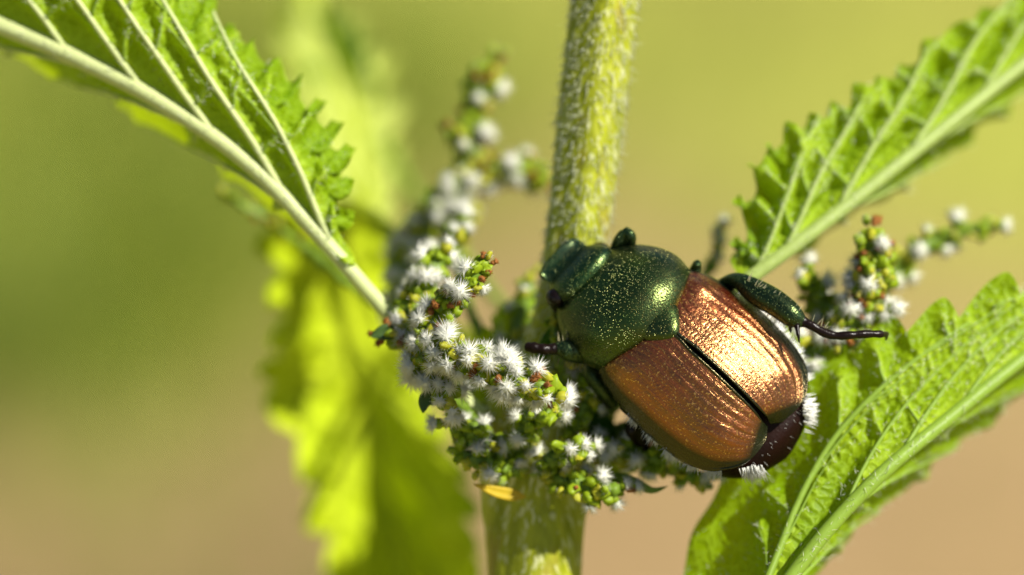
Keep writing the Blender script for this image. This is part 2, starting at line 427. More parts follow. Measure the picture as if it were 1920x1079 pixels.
def build_leaf(M, E, Fm, veins, veins2=(), tooth=(.055, .05, .0), mat='leaf', vmat='vein', midr=(.03, .018), quilt=.05, under=1, nt=300, ns=34,
               tmax=1.0, cup=0.0, drop=.9, tooth_from=0.0, petiole=None, hairs=0, label=None, name='leaf', ripple=.02, tert=True, seed=1, tooth2=None):
    """M midrib, E / Fm the two margins: lists of (t, px, py, z); veins: (t at the midrib, skew, reach, radius, branches).
    under: +1 when the veined underside faces the viewer."""
    r = np.random.default_rng(seed)
    def C(L, q):
        L = list(L); return curve([P(*p[1:]) for p in L], ts=[p[0] for p in L], q=np.clip(q, L[0][0], L[-1][0]))
    def margin(L, q, tth):
        e = C(L, q); m = C(M, q)
        per, amp, off = tth
        if amp == 0: return e
        ph = (q - off)/per; k = np.floor(ph); f = ph - k
        hk = .75 + .5*np.abs(np.sin(k*12.9898 + seed))
        saw = np.where(f < .70, (f/.70)**1.15, 1 - ((f - .70)/.30)**1.0)
        saw = np.sin(np.clip(saw, 0, 1)*math.pi/2)
        env = sst(q, tooth_from, tooth_from + .05)*(1 - sst(q, .93, 1))
        out = unit(e - m); fw = unit(np.gradient(e, axis=0))
        return e + (out*(saw - .35)[:, None] + fw*(saw*.30)[:, None]) * (amp*hk*env)[:, None]
    tq = np.linspace(0, tmax, nt)
    m = C(M, tq)
    def surf_raw(t, s):
        t = np.clip(t, 0, tmax); mm = C(M, t)
        ee = np.where((s >= 0)[:, None], C(E, t), C(Fm, t)); return mm, ee
    s1 = np.linspace(0, 1, ns)**.92
    E1 = margin(E, tq, tooth); E0 = C(E, tq); F1 = margin(Fm, tq, tooth2 or tooth); F0 = C(Fm, tq)
    def cupf(s): return np.where(s < .6, np.sin(np.clip(s/.6, 0, 1)*math.pi/2), 1 - drop*((s - .6)/.4)**2)
    def half(e0, e1):
        w = sst(s1, .55, 1)[None, :, None]
        edge = e0[:, None]*(1-w) + e1[:, None]*w
        g_ = m[:, None] + (edge - m[:, None])*s1[None, :, None]
        g_[:, :, 2] += cup*np.linalg.norm(e0 - m, axis=1)[:, None]*cupf(s1)[None]
        return g_
    A = half(E0, E1); Bh = half(F0, F1)
    G = np.concatenate([Bh[:, :0:-1], A], axis=1)              # nt x (2ns-1)
    du = np.gradient(G, axis=0); dv = np.gradient(G, axis=1)
    N = unit(np.cross(du, dv))
    if (N[:, :, 2].mean()) < 0: N = -N
    # vein lines on the surface
    def line(t0, sk, reach, sgn, s0=0.0, n=26, bow=.0, wav=.006):
        u = np.linspace(0, 1, n); s = s0 + (reach - s0)*u
        t = t0 + sk*(u*(reach - s0)) + bow*np.sin(u*math.pi)
        ok = t < tmax*.995; t, s = t[ok], s[ok]
        if len(t) < 4: return None
        mm, ee = surf_raw(t, s*sgn); L = mm + (ee - mm)*s[:, None]
        L[:, 2] += cup*np.linalg.norm(ee - mm, axis=1)*cupf(s)
        k = r.uniform(0, 6); L[:, :2] += (wav*np.sin(u[ok]*5 + k)*np.sin(u[ok]*math.pi))[:, None]*np.array([.7, -.7]); return L
    lines, rads, own = [], [], []
    for sgn, vs in ((1, veins), (-1, veins2)):
        for vi, (t0, sk, reach, rad, nb) in enumerate(vs):
            L = line(t0, sk, reach, sgn, bow=.012)
            if L is None: continue
            g_ = [(L, np.linspace(rad, rad*.35, len(L)))]
            for b in range(nb):
                for sd in (-1, 1):
                    sb = .10 + .78*(b + (.25 if sd < 0 else .7))/nb + r.uniform(-.04, .04); tb = t0 + sk*sb
                    rch = min(.97, sb + (r.uniform(.26, .42) if sd < 0 else r.uniform(.12, .22)))
                    ln = line(tb, (r.uniform(-.15, .25) if sd < 0 else r.uniform(1.5, 2.1))*abs(sk), rch, sgn, s0=sb, n=14, wav=.009)
                    if ln is not None: g_.append((ln, np.linspace(rad*.42, rad*.06, len(ln))))
            lines.append(g_)
    # quilting: the blade sinks between the veins
    midd = np.vstack([m] + [gg[0][0] for gg in lines]); tertp = [l for gg in lines for l, _ in gg[1:]]; tertp = np.vstack(tertp) if tertp else midd[:1] + 9
    mw = np.concatenate([np.linspace(midr[0], midr[1], len(m))] + [gg[0][1] for gg in lines])
    allp = np.vstack([m] + [l[0] for gg in lines for l in gg])
    wgt = np.concatenate([np.ones(len(m))*1.0] + [np.ones(len(l))*(1.0 if k == 0 else .55) for gg in lines for k, (l, _) in enumerate(gg)])
    flat = G.reshape(-1, 3); D = np.full(len(flat), 9.0); VE = np.zeros(len(flat))
    for c in range(0, len(flat), 4000):
        d = np.linalg.norm(flat[c:c+4000, None] - allp[None], axis=2) / np.sqrt(wgt)[None]
        D[c:c+4000] = d.min(1)
        dm = np.linalg.norm(flat[c:c+4000, None] - midd[None], axis=2)/mw[None]; dt = np.linalg.norm(flat[c:c+4000, None] - tertp[None], axis=2)
        VE[c:c+4000] = np.maximum(np.exp(-(dm.min(1)/1.9)**2), .75*np.exp(-(dt.min(1)/.011)**2))
    D = D.reshape(G.shape[:2])
    sv = np.concatenate([-s1[:0:-1], s1])[None, :]
    sink = quilt*(1 - np.exp(-(D/.06)**1.5))*(1 - .6*sst(np.abs(sv), .7, 1))
    tt = tq[:, None]
    rp = ripple*np.abs(sv)**2*(np.sin(tt*31 + seed + 2*sv) + .6*np.sin(tt*73 + 3*sv + seed))
    G = G - N*(under*sink - rp)[:, :, None]
    o = obj(name, G.reshape(-1, 3), grid_faces(*G.shape[:2]), MAT[mat], nettle, label=label, attrs=dict(vein=VE))
    # midrib with petiole
    mid = m; rr = np.linspace(midr[0], midr[1], len(mid))
    if petiole:
        pp = PP(petiole); pc = curve(np.vstack([pp, mid[0]]), 24)[:-1]
        mid = np.vstack([pc, mid]); rr = np.r_[np.linspace(midr[0]*1.15, midr[0], len(pc)), rr]
    mid = mid[::2] if len(mid) > 120 else mid; rr = rr[:len(mid)*2:2] if len(rr) > 120 else rr
    v, f = tube(mid, rr*.85, 14)
    obj('midrib', v, f, MAT[vmat], o)
    for gg in lines:
        v, f, ids = join([tube(l, q*(.8 if k == 0 else .7), 8) for k, (l, q) in enumerate(gg)])
        obj('side_vein', v, f, [MAT[vmat], MAT['vein_soft'] if vmat != 'vein_far' else MAT['vein_far']], o, idx=np.minimum(ids, 1))
    if hairs:
        i = r.integers(2, nt-2, hairs); j = r.integers(1, G.shape[1]-1, hairs)
        base = G[i, j] + r.normal(0, .004, (hairs, 3)); nn = N[i, j]*under
        hp, hd = [base], [nn + r.normal(0, .45, (hairs, 3))]
        for gg in lines + [[(m, np.full(len(m), midr[1]))]]:
            for l, q in gg:
                k = r.integers(0, len(l), max(3, int(len(l)*.8)))
                hp.append(l[k] + r.normal(0, .006, (len(k), 3)) + np.array([0, 0, .6])*q[k][:, None]); hd.append(np.tile([0, 0, .6], (len(k), 1)) + r.normal(0, .6, (len(k), 3)))
        hp = np.vstack(hp); hd = np.vstack(hd)
        v, f = cones(hp, hd, r.uniform(.015, .042, len(hp)), r.uniform(.0009, .0016, len(hp)))
        obj('leaf_hair', v, f, MAT['hair'], o, kind='stuff')
    return o

# leaf on the left, folded along its midrib, underside to the viewer
build_leaf(M=[(0, 668, 520, -.34), (.1, 590, 432, -.34), (.25, 470, 310, -.34), (.42, 310, 196, -.36), (.58, 150, 112, -.40), (.74, -20, 40, -.46), (1, -330, -70, -.62)],
           E=[(0, 640, 470, -.36), (.06, 648, 390, -.36), (.13, 652, 290, -.38), (.24, 590, 180, -.40), (.36, 480, 80, -.40), (.5, 360, -30, -.42), (.7, 150, -150, -.5), (1, -360, -90, -.66)],
           Fm=[(0, 664, 530, -.4), (.1, 576, 470, -.75), (.25, 445, 356, -.95), (.42, 280, 240, -1.0), (.58, 120, 160, -1.0), (.74, -50, 92, -1.0), (1, -335, -66, -.66)],
           veins=[(.015, .46, .98, .016, 5), (.17, .46, .98, .017, 4), (.32, .44, .98, .016, 4), (.46, .40, .96, .015, 4), (.60, .34, .95, .013, 3), (.74, .25, .9, .012, 3)],
           veins2=[(.1, .3, .9, .012, 2), (.3, .3, .9, .012, 2), (.5, .3, .9, .012, 2)], cup=.30, drop=1.7,
           tooth=(.046, .050, .01), tooth2=(.05, .018, 0), midr=(.032, .038), quilt=.085, ripple=.010, petiole=[(985, 840, -.5), (880, 760, -.45), (760, 625, -.38)], hairs=350, seed=3,
           label='folded leaf with thick pale midrib and dark green pleats, on the left of the stem')
# leaf on the right behind the beetle
build_leaf(M=[(0, 1395, 530, -.34), (.12, 1480, 468, -.38), (.28, 1600, 376, -.47), (.48, 1770, 240, -.62), (.66, 1920, 120, -.78), (1, 2230, -110, -1.15)],
           E=[(0, 1385, 520, -.38), (.05, 1378, 450, -.42), (.12, 1392, 350, -.46), (.22, 1450, 262, -.50), (.34, 1540, 210, -.56), (.48, 1650, 150, -.64), (.62, 1762, 70, -.76), (.8, 1960, -40, -.94), (1, 2240, -120, -1.15)],
           Fm=[(0, 1400, 540, -.5), (.12, 1492, 506, -.85), (.28, 1618, 424, -1.05), (.48, 1790, 298, -1.2), (.66, 1940, 176, -1.3), (1, 2236, -106, -1.2)],
           veins=[(.0, .34, .98, .013, 4), (.10, .36, .98, .015, 4), (.24, .36, .98, .015, 4), (.40, .36, .98, .015, 4), (.56, .32, .95, .012, 3), (.72, .22, .9, .01, 3)],
           veins2=[(.2, .3, .9, .01, 2), (.4, .3, .9, .01, 2)],
           tooth=(.056, .055, .0), ripple=.012, tooth2=(.05, .018, 0), midr=(.030, .026), quilt=.12, cup=.12, vmat='vein_mid', petiole=[(1030, 860, -.5), (1150, 760, -.52), (1280, 620, -.45)], hairs=500, seed=5,
           label='leaf with jagged upper edge and pale veins, rising behind the beetle')
# big leaf below the beetle's hind leg
build_leaf(M=[(0, 1345, 1270, .02), (.16, 1470, 1100, -.02), (.30, 1560, 985, -.06), (.42, 1650, 892, -.11), (.58, 1770, 792, -.22), (.76, 1920, 672, -.38), (1, 2160, 500, -.7)],
           E=[(0, 1240, 1190, -.34), (.08, 1268, 1070, -.40), (.17, 1320, 940, -.46), (.28, 1400, 800, -.42), (.37, 1490, 700, -.38), (.45, 1585, 648, -.32), (.54, 1680, 612, -.30), (.65, 1790, 580, -.32), (.8, 1960, 520, -.44), (1, 2165, 490, -.7)],
           Fm=[(0, 1360, 1280, -.25), (.16, 1500, 1130, -.5), (.30, 1600, 1015, -.7), (.42, 1690, 930, -.75), (.58, 1810, 836, -.82), (.76, 1960, 715, -.9), (1, 2170, 505, -.72)],
           veins=[(.015, .82, .80, .020, 5), (.33, .52, .95, .009, 2), (.47, .45, .95, .011, 3), (.62, .34, .95, .011, 3), (.76, .2, .9, .009, 2)],
           veins2=[(.1, .3, .9, .012, 2), (.3, .3, .9, .012, 2), (.5, .3, .9, .01, 2)],
           tooth=(.100, .078, .055), tooth_from=.34, ripple=.012, tooth2=(.13, .05, 0), midr=(.030, .026), quilt=.07, vmat='vein_soft', petiole=[(1010, 1560, -.45), (1180, 1420, -.3)], hairs=1500, seed=8,
           label='broad hairy leaf below the hind leg of the beetle')
# blurred leaf hanging behind on the left
build_leaf(M=[(0, 640, 380, -1.7), (.2, 640, 560, -2.0), (.45, 690, 780, -2.3), (.7, 740, 990, -2.45), (1, 800, 1330, -2.5)],
           E=[(0, 700, 400, -1.85), (.12, 740, 500, -2.1), (.3, 775, 690, -2.2), (.45, 840, 830, -2.1), (.6, 880, 950, -1.9), (.75, 885, 1060, -1.88), (.88, 860, 1190, -2.05), (1, 805, 1335, -2.5)],
           Fm=[(0, 560, 380, -1.5), (.12, 510, 440, -1.72), (.28, 535, 600, -1.85), (.45, 505, 720, -1.95), (.6, 575, 880, -2.1), (.8, 640, 1090, -2.3), (1, 795, 1335, -2.5)],
           veins=[(.05, .3, .95, .014, 3), (.25, .3, .95, .014, 3), (.45, .3, .95, .014, 3), (.65, .25, .9, .012, 3)],
           veins2=[(.05, .3, .95, .014, 3), (.25, .3, .95, .014, 3), (.45, .3, .95, .014, 3), (.65, .25, .9, .012, 3)],
           tooth=(.09, .10, .0), mat='leaf_far', vmat='vein_far', midr=(.03, .02), quilt=.02, petiole=[(960, 830, -.7), (820, 600, -1.2), (690, 400, -1.6)], seed=11, ripple=.02,
           label='lime-green leaf hanging blurred behind the flower spikes')
# leaf higher up behind, its colour paled to stand for haze
build_leaf(M=[(0, 690, 470, -2.6), (.3, 680, 320, -3.0), (.6, 650, 180, -3.3), (1, 560, -40, -3.7)],
           E=[(0, 730, 440, -2.7), (.3, 735, 300, -3.1), (.6, 715, 150, -3.4), (1, 570, -45, -3.7)],
           Fm=[(0, 640, 440, -2.6), (.3, 590, 300, -2.9), (.6, 545, 130, -3.2), (1, 550, -40, -3.7)],
           veins=[(.1, .3, .95, .014, 3), (.4, .3, .95, .014, 3)], veins2=[(.1, .3, .95, .014, 3), (.4, .3, .95, .014, 3)],
           tooth=(.09, .09, .0), mat='leaf_haze', vmat='vein_far', midr=(.03, .02), quilt=.02, nt=160, ns=20, petiole=[(1040, 700, -.6), (900, 640, -1.4), (760, 560, -2.3)], seed=12, ripple=.06,
           label='haze-paled blurred leaf farthest behind, above the lime-green one')
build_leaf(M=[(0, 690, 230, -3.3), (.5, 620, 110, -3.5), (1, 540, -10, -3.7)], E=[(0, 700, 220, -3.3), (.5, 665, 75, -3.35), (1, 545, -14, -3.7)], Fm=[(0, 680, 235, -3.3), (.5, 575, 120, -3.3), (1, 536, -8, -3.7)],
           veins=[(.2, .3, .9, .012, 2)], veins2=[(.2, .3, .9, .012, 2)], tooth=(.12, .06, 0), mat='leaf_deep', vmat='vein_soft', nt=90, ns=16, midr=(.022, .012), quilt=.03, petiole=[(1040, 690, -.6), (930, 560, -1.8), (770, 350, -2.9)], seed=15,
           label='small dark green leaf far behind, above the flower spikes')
# young leaves at the node
build_leaf(M=[(0, 900, 660, -.62), (.5, 980, 620, -.72), (1, 1075, 560, -.85)], E=[(0, 905, 640, -.62), (.5, 960, 560, -.82), (1, 1080, 550, -.85)], Fm=[(0, 905, 670, -.62), (.5, 1000, 660, -.8), (1, 1080, 566, -.85)],
           veins=[(.1, .3, .9, .008, 2), (.4, .3, .9, .008, 2)], veins2=[(.1, .3, .9, .008, 2), (.4, .3, .9, .008, 2)], tooth=(.12, .03, 0), mat='leaf', nt=90, ns=16, midr=(.014, .008), quilt=.025, petiole=[(1000, 800, -.5), (920, 720, -.56)], seed=14,
           label='small young leaf between the flower spikes and the beetle head')

# ------------------------------------------------------------------ flowers (built once, placed many times)
def flower_mesh(name, seed, nh=120, spread=1.25, L=(.55, 1.0), mat='tuft', cup='calyx', cupr=.42, thick=.030, core=.34):
    r = np.random.default_rng(seed)
    th = np.arccos(1 - r.random(nh)*(1 - math.cos(spread*1.35))); ph = r.random(nh)*6.283
    d = np.stack([np.sin(th)*np.cos(ph), np.sin(th)*np.sin(ph), np.cos(th)], 1)
    v1, f1 = cones(d*core*.6 + np.array([0, 0, .25]), d + r.normal(0, .16, (nh, 3)), r.uniform(*L, nh)*.85, r.uniform(.7, 1.3, nh)*thick)
    v3, f3 = ellipsoid(np.array([0, 0, .25]), np.eye(3), np.array([core, core, core*.9]), 8, 6)
    v3 = v3 + r.normal(0, .03, v3.shape)
    v2, f2 = ellipsoid(np.array([0, 0, -.05]), np.eye(3), np.array([cupr, cupr*.9, cupr*.85]), 8, 5)
    v, f, ids = join([(v1, f1), (v3, f3), (v2, f2)])
    return new_mesh(name, v, f, [MAT[mat], MAT[cup]], True, np.array([0, 0, 1])[ids])
FL = [flower_mesh('flower', s, nh) for s, nh in ((1, 120), (2, 100), (3, 130))]
OPEN = [flower_mesh('flower_open', s, 60, 1.3, (.40, .75), 'tuft', 'bud', .46, .03, .26) for s in (4, 5)]
WI = [flower_mesh('withered_flower', s, 26, .9, (.3, .6), 'withered', 'withered', .36, .06, .3) for s in (6, 7)]
def bud_mesh(seed):
    r = np.random.default_rng(seed)
    v1, f1 = ellipsoid(np.array([0, 0, .15]), np.eye(3), np.array([.50, .36, .62]), 10, 8)
    w = r.normal(0, 1, (3, 3)); k = r.uniform(5, 9, (3, 3))
    for q in range(3): v1 = v1*(1 + .085*np.sin(v1 @ k[q] + w[q, 0])[:, None])
    v1 = v1 + r.normal(0, .022, v1.shape)
    d = unit(r.normal(0, 1, (34, 3)) + np.array([0, 0, .5]))
    v2, f2 = cones(d*.40 + np.array([0, 0, .15]), d + r.normal(0, .2, (34, 3)), r.uniform(.2, .5, 34), .022)
    v, f, ids = join([(v1, f1), (v2, f2)])
    return new_mesh('bud', v, f, [MAT['bud'] if seed % 2 else MAT['calyx'], MAT['hair']], True, ids)
BU = [bud_mesh(s) for s in (1, 2, 3, 4)]
COUNT = dict(flower=0, bud=0, withered=0)

def spike(path, r_px, n, start=.0, size=.042, mix=(.62, .26, .12), tip_brown=0.0, seed=0, label=None, hair=True, lump=.25, dark=0.0, face=.0):
    """an inflorescence: a green axis along path (px, py, z) with flowers and buds set round it in a spiral"""
    r = np.random.default_rng(100 + seed)
    pts = PP(path); n_s = 60
    c = curve(pts, n_s); R = r_px*SPAN/1920
    q = np.linspace(0, 1, n_s)
    rad = np.where(q < start, .016 + .004*np.sin(q*9), R*(.46 + .12*np.sin(q*40 + seed)))
    rad[-4:] *= np.array([.9, .75, .55, .3])
    rad = np.where(q < start, rad, rad*.72)
    parts = [tube(c, rad, 10)]; mats_ = [0]
    t, nn, bb = frames(c)
    for k in range(int(n*2.2)):                                   # the knobbly green mass the flowers sit on
        i = min(n_s-1, int((start + (1-start)*r.random())*(n_s-1))); a = r.uniform(0, 6.283)
        o_ = nn[i]*math.cos(a) + bb[i]*math.sin(a)
        e = R*r.uniform(.20, .36); x_ = unit(np.cross(o_, t[i]))
        parts.append(ellipsoid(c[i] + o_*rad[i]*r.uniform(.9, 1.35), np.stack([t[i], x_, o_]), np.array([e, e*.65, e*r.uniform(.8, 1.5)]), 7, 5)); mats_.append(1 if r.random() < .7 else 2)
    v, f, ids = join(parts)
    v = v + r.normal(0, .0042, v.shape)
    ax_o = obj('flower_spike', v, f, [MAT['axis'], MAT['calyx'], MAT['bud']], nettle, label=label, idx=np.array(mats_)[ids])
    t, nn, bb = frames(c)
    for k in range(n):
        u = start + (1 - start)*((k + .5)/n)**.95
        i = min(n_s-1, int(u*(n_s-1)))
        a = k*2.39996 + r.uniform(-.35, .35)
        out = nn[i]*math.cos(a) + bb[i]*math.sin(a)
        if out[2] < -.45 and r.random() < .6: out = unit(out*np.array([1, 1, -1]))
        if k >= n-3: out = unit(out*.5 + t[-1])
        out = unit(out + t[i]*r.uniform(-.1, .5) + r.normal(0, .15, 3))
        pos = c[i] + out*R*r.uniform(.50, .68)
        x = r.random(); s = size*r.uniform(.8, 1.2)
        tb = tip_brown*max(0, (u - .55)/.45)
        if x < mix[2] + tb:
            place('withered_flower', WI[r.integers(2)], pos, out, s*.62, ax_o, r.uniform(0, 6)); COUNT['withered'] += 1
        elif x < mix[2] + tb + mix[1]:
            place('bud', BU[r.integers(4)], pos, out, s*.62, ax_o, r.uniform(0, 6)); COUNT['bud'] += 1
        else:
            me = FL[r.integers(3)] if r.random() < .8 else OPEN[r.integers(2)]
            place('flower', me, pos, out, s, ax_o, r.uniform(0, 6)); COUNT['flower'] += 1
    return ax_o

# front pair, in sharp focus
spike([(900, 800, -.35), (800, 670, -.1), (835, 655, -.02), (890, 675, .02), (950, 705, .04), (1005, 722, .05), (1042, 735, .05)], 46, 72, .30, .054, (.76, .14, .10), .15, 1, 'flower spike with fuzzy white stars pointing at the beetle, in sharp focus')
spike([(900, 800, -.38), (790, 650, -.15), (815, 600, -.08), (855, 555, -.06), (890, 520, -.05), (912, 492, -.05)], 38, 44, .42, .050, (.62, .20, .18), .35, 2, 'short upright flower spike with brown buds at its tip')
spike([(880, 790, -.4), (800, 650, -.25), (760, 625, -.25), (722, 632, -.27)], 42, 20, .5, .052, (.72, .14, .14), .3, 3)
spike([(890, 800, -.38), (825, 690, -.12), (835, 735, -.10), (845, 765, -.10)], 42, 20, .4, .052, (.78, .17, .05), 0, 4)
spike([(890, 800, -.4), (810, 690, -.2), (775, 580, -.3), (800, 530, -.32), (830, 480, -.35)], 46, 22, .5, .054, (.74, .18, .08), 0, 5)
# the arching spike and the tall one behind
spike([(920, 800, -.6), (745, 600, -.95), (765, 500, -1.1), (800, 425, -1.2), (850, 362, -1.25), (915, 322, -1.25), (980, 318, -1.25), (1028, 345, -1.22)], 48, 84, .40, .054, (.66, .28, .06), .3, 6, 'arching blurred flower spike, white along its top')
spike([(920, 800, -.6), (760, 600, -.62), (800, 520, -.64), (850, 450, -.66), (870, 420, -.66)], 46, 16, .4, .052, (.7, .2, .1), 0, 7)
spike([(960, 780, -.6), (860, 420, -1.2), (884, 290, -1.3), (884, 235, -1.3), (900, 170, -1.3), (932, 105, -1.3)], 46, 46, .52, .056, (.36, .46, .18), .2, 8, 'tall thin flower spike standing upright, blurred')
spike([(884, 290, -1.2), (865, 262, -1.18), (848, 246, -1.16)], 34, 8, .4, .05, (.2, .5, .3), .5, 9)
spike([(960, 800, -.7), (640, 520, -1.1), (520, 425, -1.2), (460, 388, -1.2), (412, 358, -1.2)], 24, 9, .72, .036, (.12, .5, .38), .6, 10, 'small dark blurred flower spike peeping out below the left leaf')
# round the node below the beetle
for k, (pth, rp, n_, mx) in enumerate([
    ([(985, 860, -.42), (930, 820, -.25), (880, 790, -.2), (850, 780, -.2)], 34, 12, (.35, .5, .15)),
    ([(985, 850, -.40), (980, 800, -.22), (1000, 770, -.15), (1040, 760, -.12)], 34, 12, (.4, .5, .1)),
    ([(1010, 870, -.40), (1070, 890, -.22), (1120, 905, -.2), (1160, 900, -.2)], 36, 15, (.55, .35, .1)),
    ([(1040, 850, -.40), (1120, 830, -.3), (1190, 840, -.3), (1240, 850, -.32)], 34, 13, (.4, .5, .1)),
    ([(1040, 850, -.42), (1150, 830, -.4), (1240, 865, -.38), (1310, 885, -.38)], 34, 14, (.4, .4, .2)),
    ([(985, 870, -.42), (940, 860, -.24), (900, 850, -.22), (870, 830, -.25)], 30, 10, (.3, .55, .15)),
    ([(1030, 830, -.42), (1080, 770, -.3), (1100, 720, -.3), (1090, 690, -.3)], 30, 10, (.25, .6, .15)),
    ([(1010, 880, -.38), (1030, 850, -.2), (1060, 830, -.15), (1090, 830, -.15)], 30, 10, (.35, .55, .1)),
    ([(1000, 760, -.45), (970, 600, -.7), (985, 560, -.8), (1000, 500, -.85)], 26, 9, (.6, .35, .05)),
    ([(1040, 800, -.45), (1050, 640, -.3), (1040, 600, -.3), (1050, 570, -.35)], 24, 8, (.2, .6, .2)),
]):
    spike([(x + (x - 1020)*.06, y + 14, z) for x, y, z in pth], rp + 8, int(n_*1.2), .3, .046, mx, 0, 20 + k)
# the right-hand cluster behind the hind leg
spike([(1060, 850, -.5), (1400, 700, -.45), (1590, 610, -.38), (1625, 560, -.36), (1640, 500, -.36), (1636, 430, -.38)], 50, 50, .68, .054, (.48, .36, .16), .4, 41, 'flower spike with brown tip behind the hind leg of the beetle')
spike([(1060, 850, -.5), (1400, 720, -.5), (1560, 600, -.52), (1525, 550, -.55), (1512, 515, -.55)], 44, 20, .74, .052, (.6, .4, .0), 0, 42)
spike([(1060, 850, -.55), (1450, 700, -.7), (1650, 540, -.8), (1730, 462, -.85), (1800, 435, -.88), (1870, 420, -.9)], 40, 20, .68, .050, (.35, .6, .05), 0, 43, 'blurred yellow-budded flower spike under the right leaf')
spike([(1060, 850, -.5), (1380, 740, -.42), (1490, 700, -.38), (1490, 660, -.36), (1478, 620, -.36)], 38, 17, .6, .052, (.75, .25, .0), 0, 44)
spike([(1060, 850, -.5), (1420, 720, -.45), (1560, 640, -.4), (1620, 600, -.38), (1660, 580, -.38)], 40, 17, .7, .052, (.7, .25, .05), 0, 45)
spike([(1060, 840, -.55), (1300, 560, -.9), (1350, 440, -1.0), (1352, 412, -1.0)], 20, 4, .85, .044, (.9, .1, 0), 0, 46)

def strip(name, path, w, mat, label=None):
    c = curve(PP(path), 14); wd = np.array([.15, .5, .8, .95, 1, 1, .97, .92, .84, .74, .6, .45, .28, .05])*w*SPAN/1920
    t, n, b = frames(c); v = []
    for i in range(14):
        for s in (-1, -.5, 0, .5, 1): v.append(c[i] + b[i]*s*wd[i] + n[i]*(.3*wd[i]*(s*s)))
    me_o = obj(name, np.array(v), grid_faces(14, 5), MAT[mat], nettle, label=label)
    md = me_o.modifiers.new('thick', 'SOLIDIFY'); md.thickness = .006
strip('stipule', [(985, 932, -.29), (930, 922, -.24), (888, 908, -.2)], 12, 'stipule', 'small yellow withered stipule on the stem')
strip('stipule', [(1130, 890, -.3), (1190, 905, -.25), (1225, 920, -.24), (1252, 912, -.24)], 11, 'axis')
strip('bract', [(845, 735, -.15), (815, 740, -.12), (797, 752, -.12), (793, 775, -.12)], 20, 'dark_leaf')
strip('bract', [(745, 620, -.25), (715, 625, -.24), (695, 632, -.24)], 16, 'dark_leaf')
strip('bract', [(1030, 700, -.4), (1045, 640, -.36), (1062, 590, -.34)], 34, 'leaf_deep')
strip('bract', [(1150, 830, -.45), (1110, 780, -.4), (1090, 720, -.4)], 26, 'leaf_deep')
for k, (p_, w_) in enumerate([([(1060, 860, -.5), (1120, 790, -.6), (1150, 710, -.65)], 34), ([(1050, 850, -.5), (1160, 820, -.6), (1230, 790, -.66)], 32), ([(1070, 880, -.48), (1160, 870, -.5), (1240, 850, -.55)], 28),
                              ([(1030, 820, -.5), (1075, 740, -.55), (1085, 670, -.6)], 30), ([(960, 840, -.45), (915, 760, -.5), (900, 700, -.55)], 30), ([(1010, 770, -.4), (985, 680, -.75), (950, 610, -.85)], 44)]):
    strip('bract', p_, w_, 'leaf_far')
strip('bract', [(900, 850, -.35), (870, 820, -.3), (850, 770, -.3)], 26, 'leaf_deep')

# ------------------------------------------------------------------ the beetle
roll, pit = math.radians(10), math.radians(6)
f0 = unit([-.733, .683, 0]); d0 = np.array([0, 0, 1.0]); l0 = np.cross(d0, f0)
dv_ = math.cos(roll)*d0 - math.sin(roll)*l0; lv = math.cos(roll)*l0 + math.sin(roll)*d0
fv = math.cos(pit)*f0 - math.sin(pit)*dv_; fv = unit(fv - lv*fv.dot(lv)); dv_ = np.cross(fv, lv)
K = 1.0
ORG = P(1222, 590, -.02) - dv_*.155
LB = np.stack([fv, lv, dv_])                  # rows: forward, left, dorsal
def bt(x):
    x = np.array(x, float); x[..., 0] = np.where(x[..., 0] > .22, .22 + (x[..., 0] - .22)*.68, x[..., 0]); x[..., 1] += .08*np.maximum(x[..., 0], 0)          # the forebody is turned a little to its left
    return ORG + (x*K) @ LB
def ib(c): return ((np.asarray(c) - ORG) @ LB.T)/K
beetle = empty('beetle', to_world(bt((-.15, 0, -.22))), 'metallic green and copper beetle with white side tufts clinging to the nettle', 'beetle')

def loft(secs, seg=44, n=40, closed=True):
    """secs: (x, half width, z centre, half height, exponent)"""
    S = np.array(secs, float); S = S[np.argsort(S[:, 0])]
    ts = (S[:, 0] - S[0, 0])/(S[-1, 0] - S[0, 0])
    q = .5 - .5*np.cos(np.linspace(0, math.pi, n))
    I = curve(S, ts=ts, q=q); a = np.arange(seg)*2*math.pi/seg
    V = []
    for x, w, zc, h, e in I:
        c, s = np.cos(a), np.sin(a); w = max(w, .002); h = max(h, .002)
        V.append(np.stack([np.full(seg, x), np.sign(c)*np.abs(c)**(2/e)*w, zc + np.sign(s)*np.abs(s)**(2/e)*h], 1))
    V = np.vstack(V); F = []
    for i in range(n-1):
        for j in range(seg):
            k = (j+1) % seg; F.append((i*seg+j, i*seg+k, (i+1)*seg+k, (i+1)*seg+j))
    F.append(tuple(range(seg))[::-1]); F.append(tuple((n-1)*seg + j for j in range(seg)))
    return V, F
def chain(pts, rads, n=40, sides=14):
    """a limb through (px, py, z)"""
    p = PP(pts); pr = curve(np.hstack([p, np.array(rads)[:, None]*SPAN/1920]), n)
    return tube(pr[:, :3], pr[:, 3], sides)

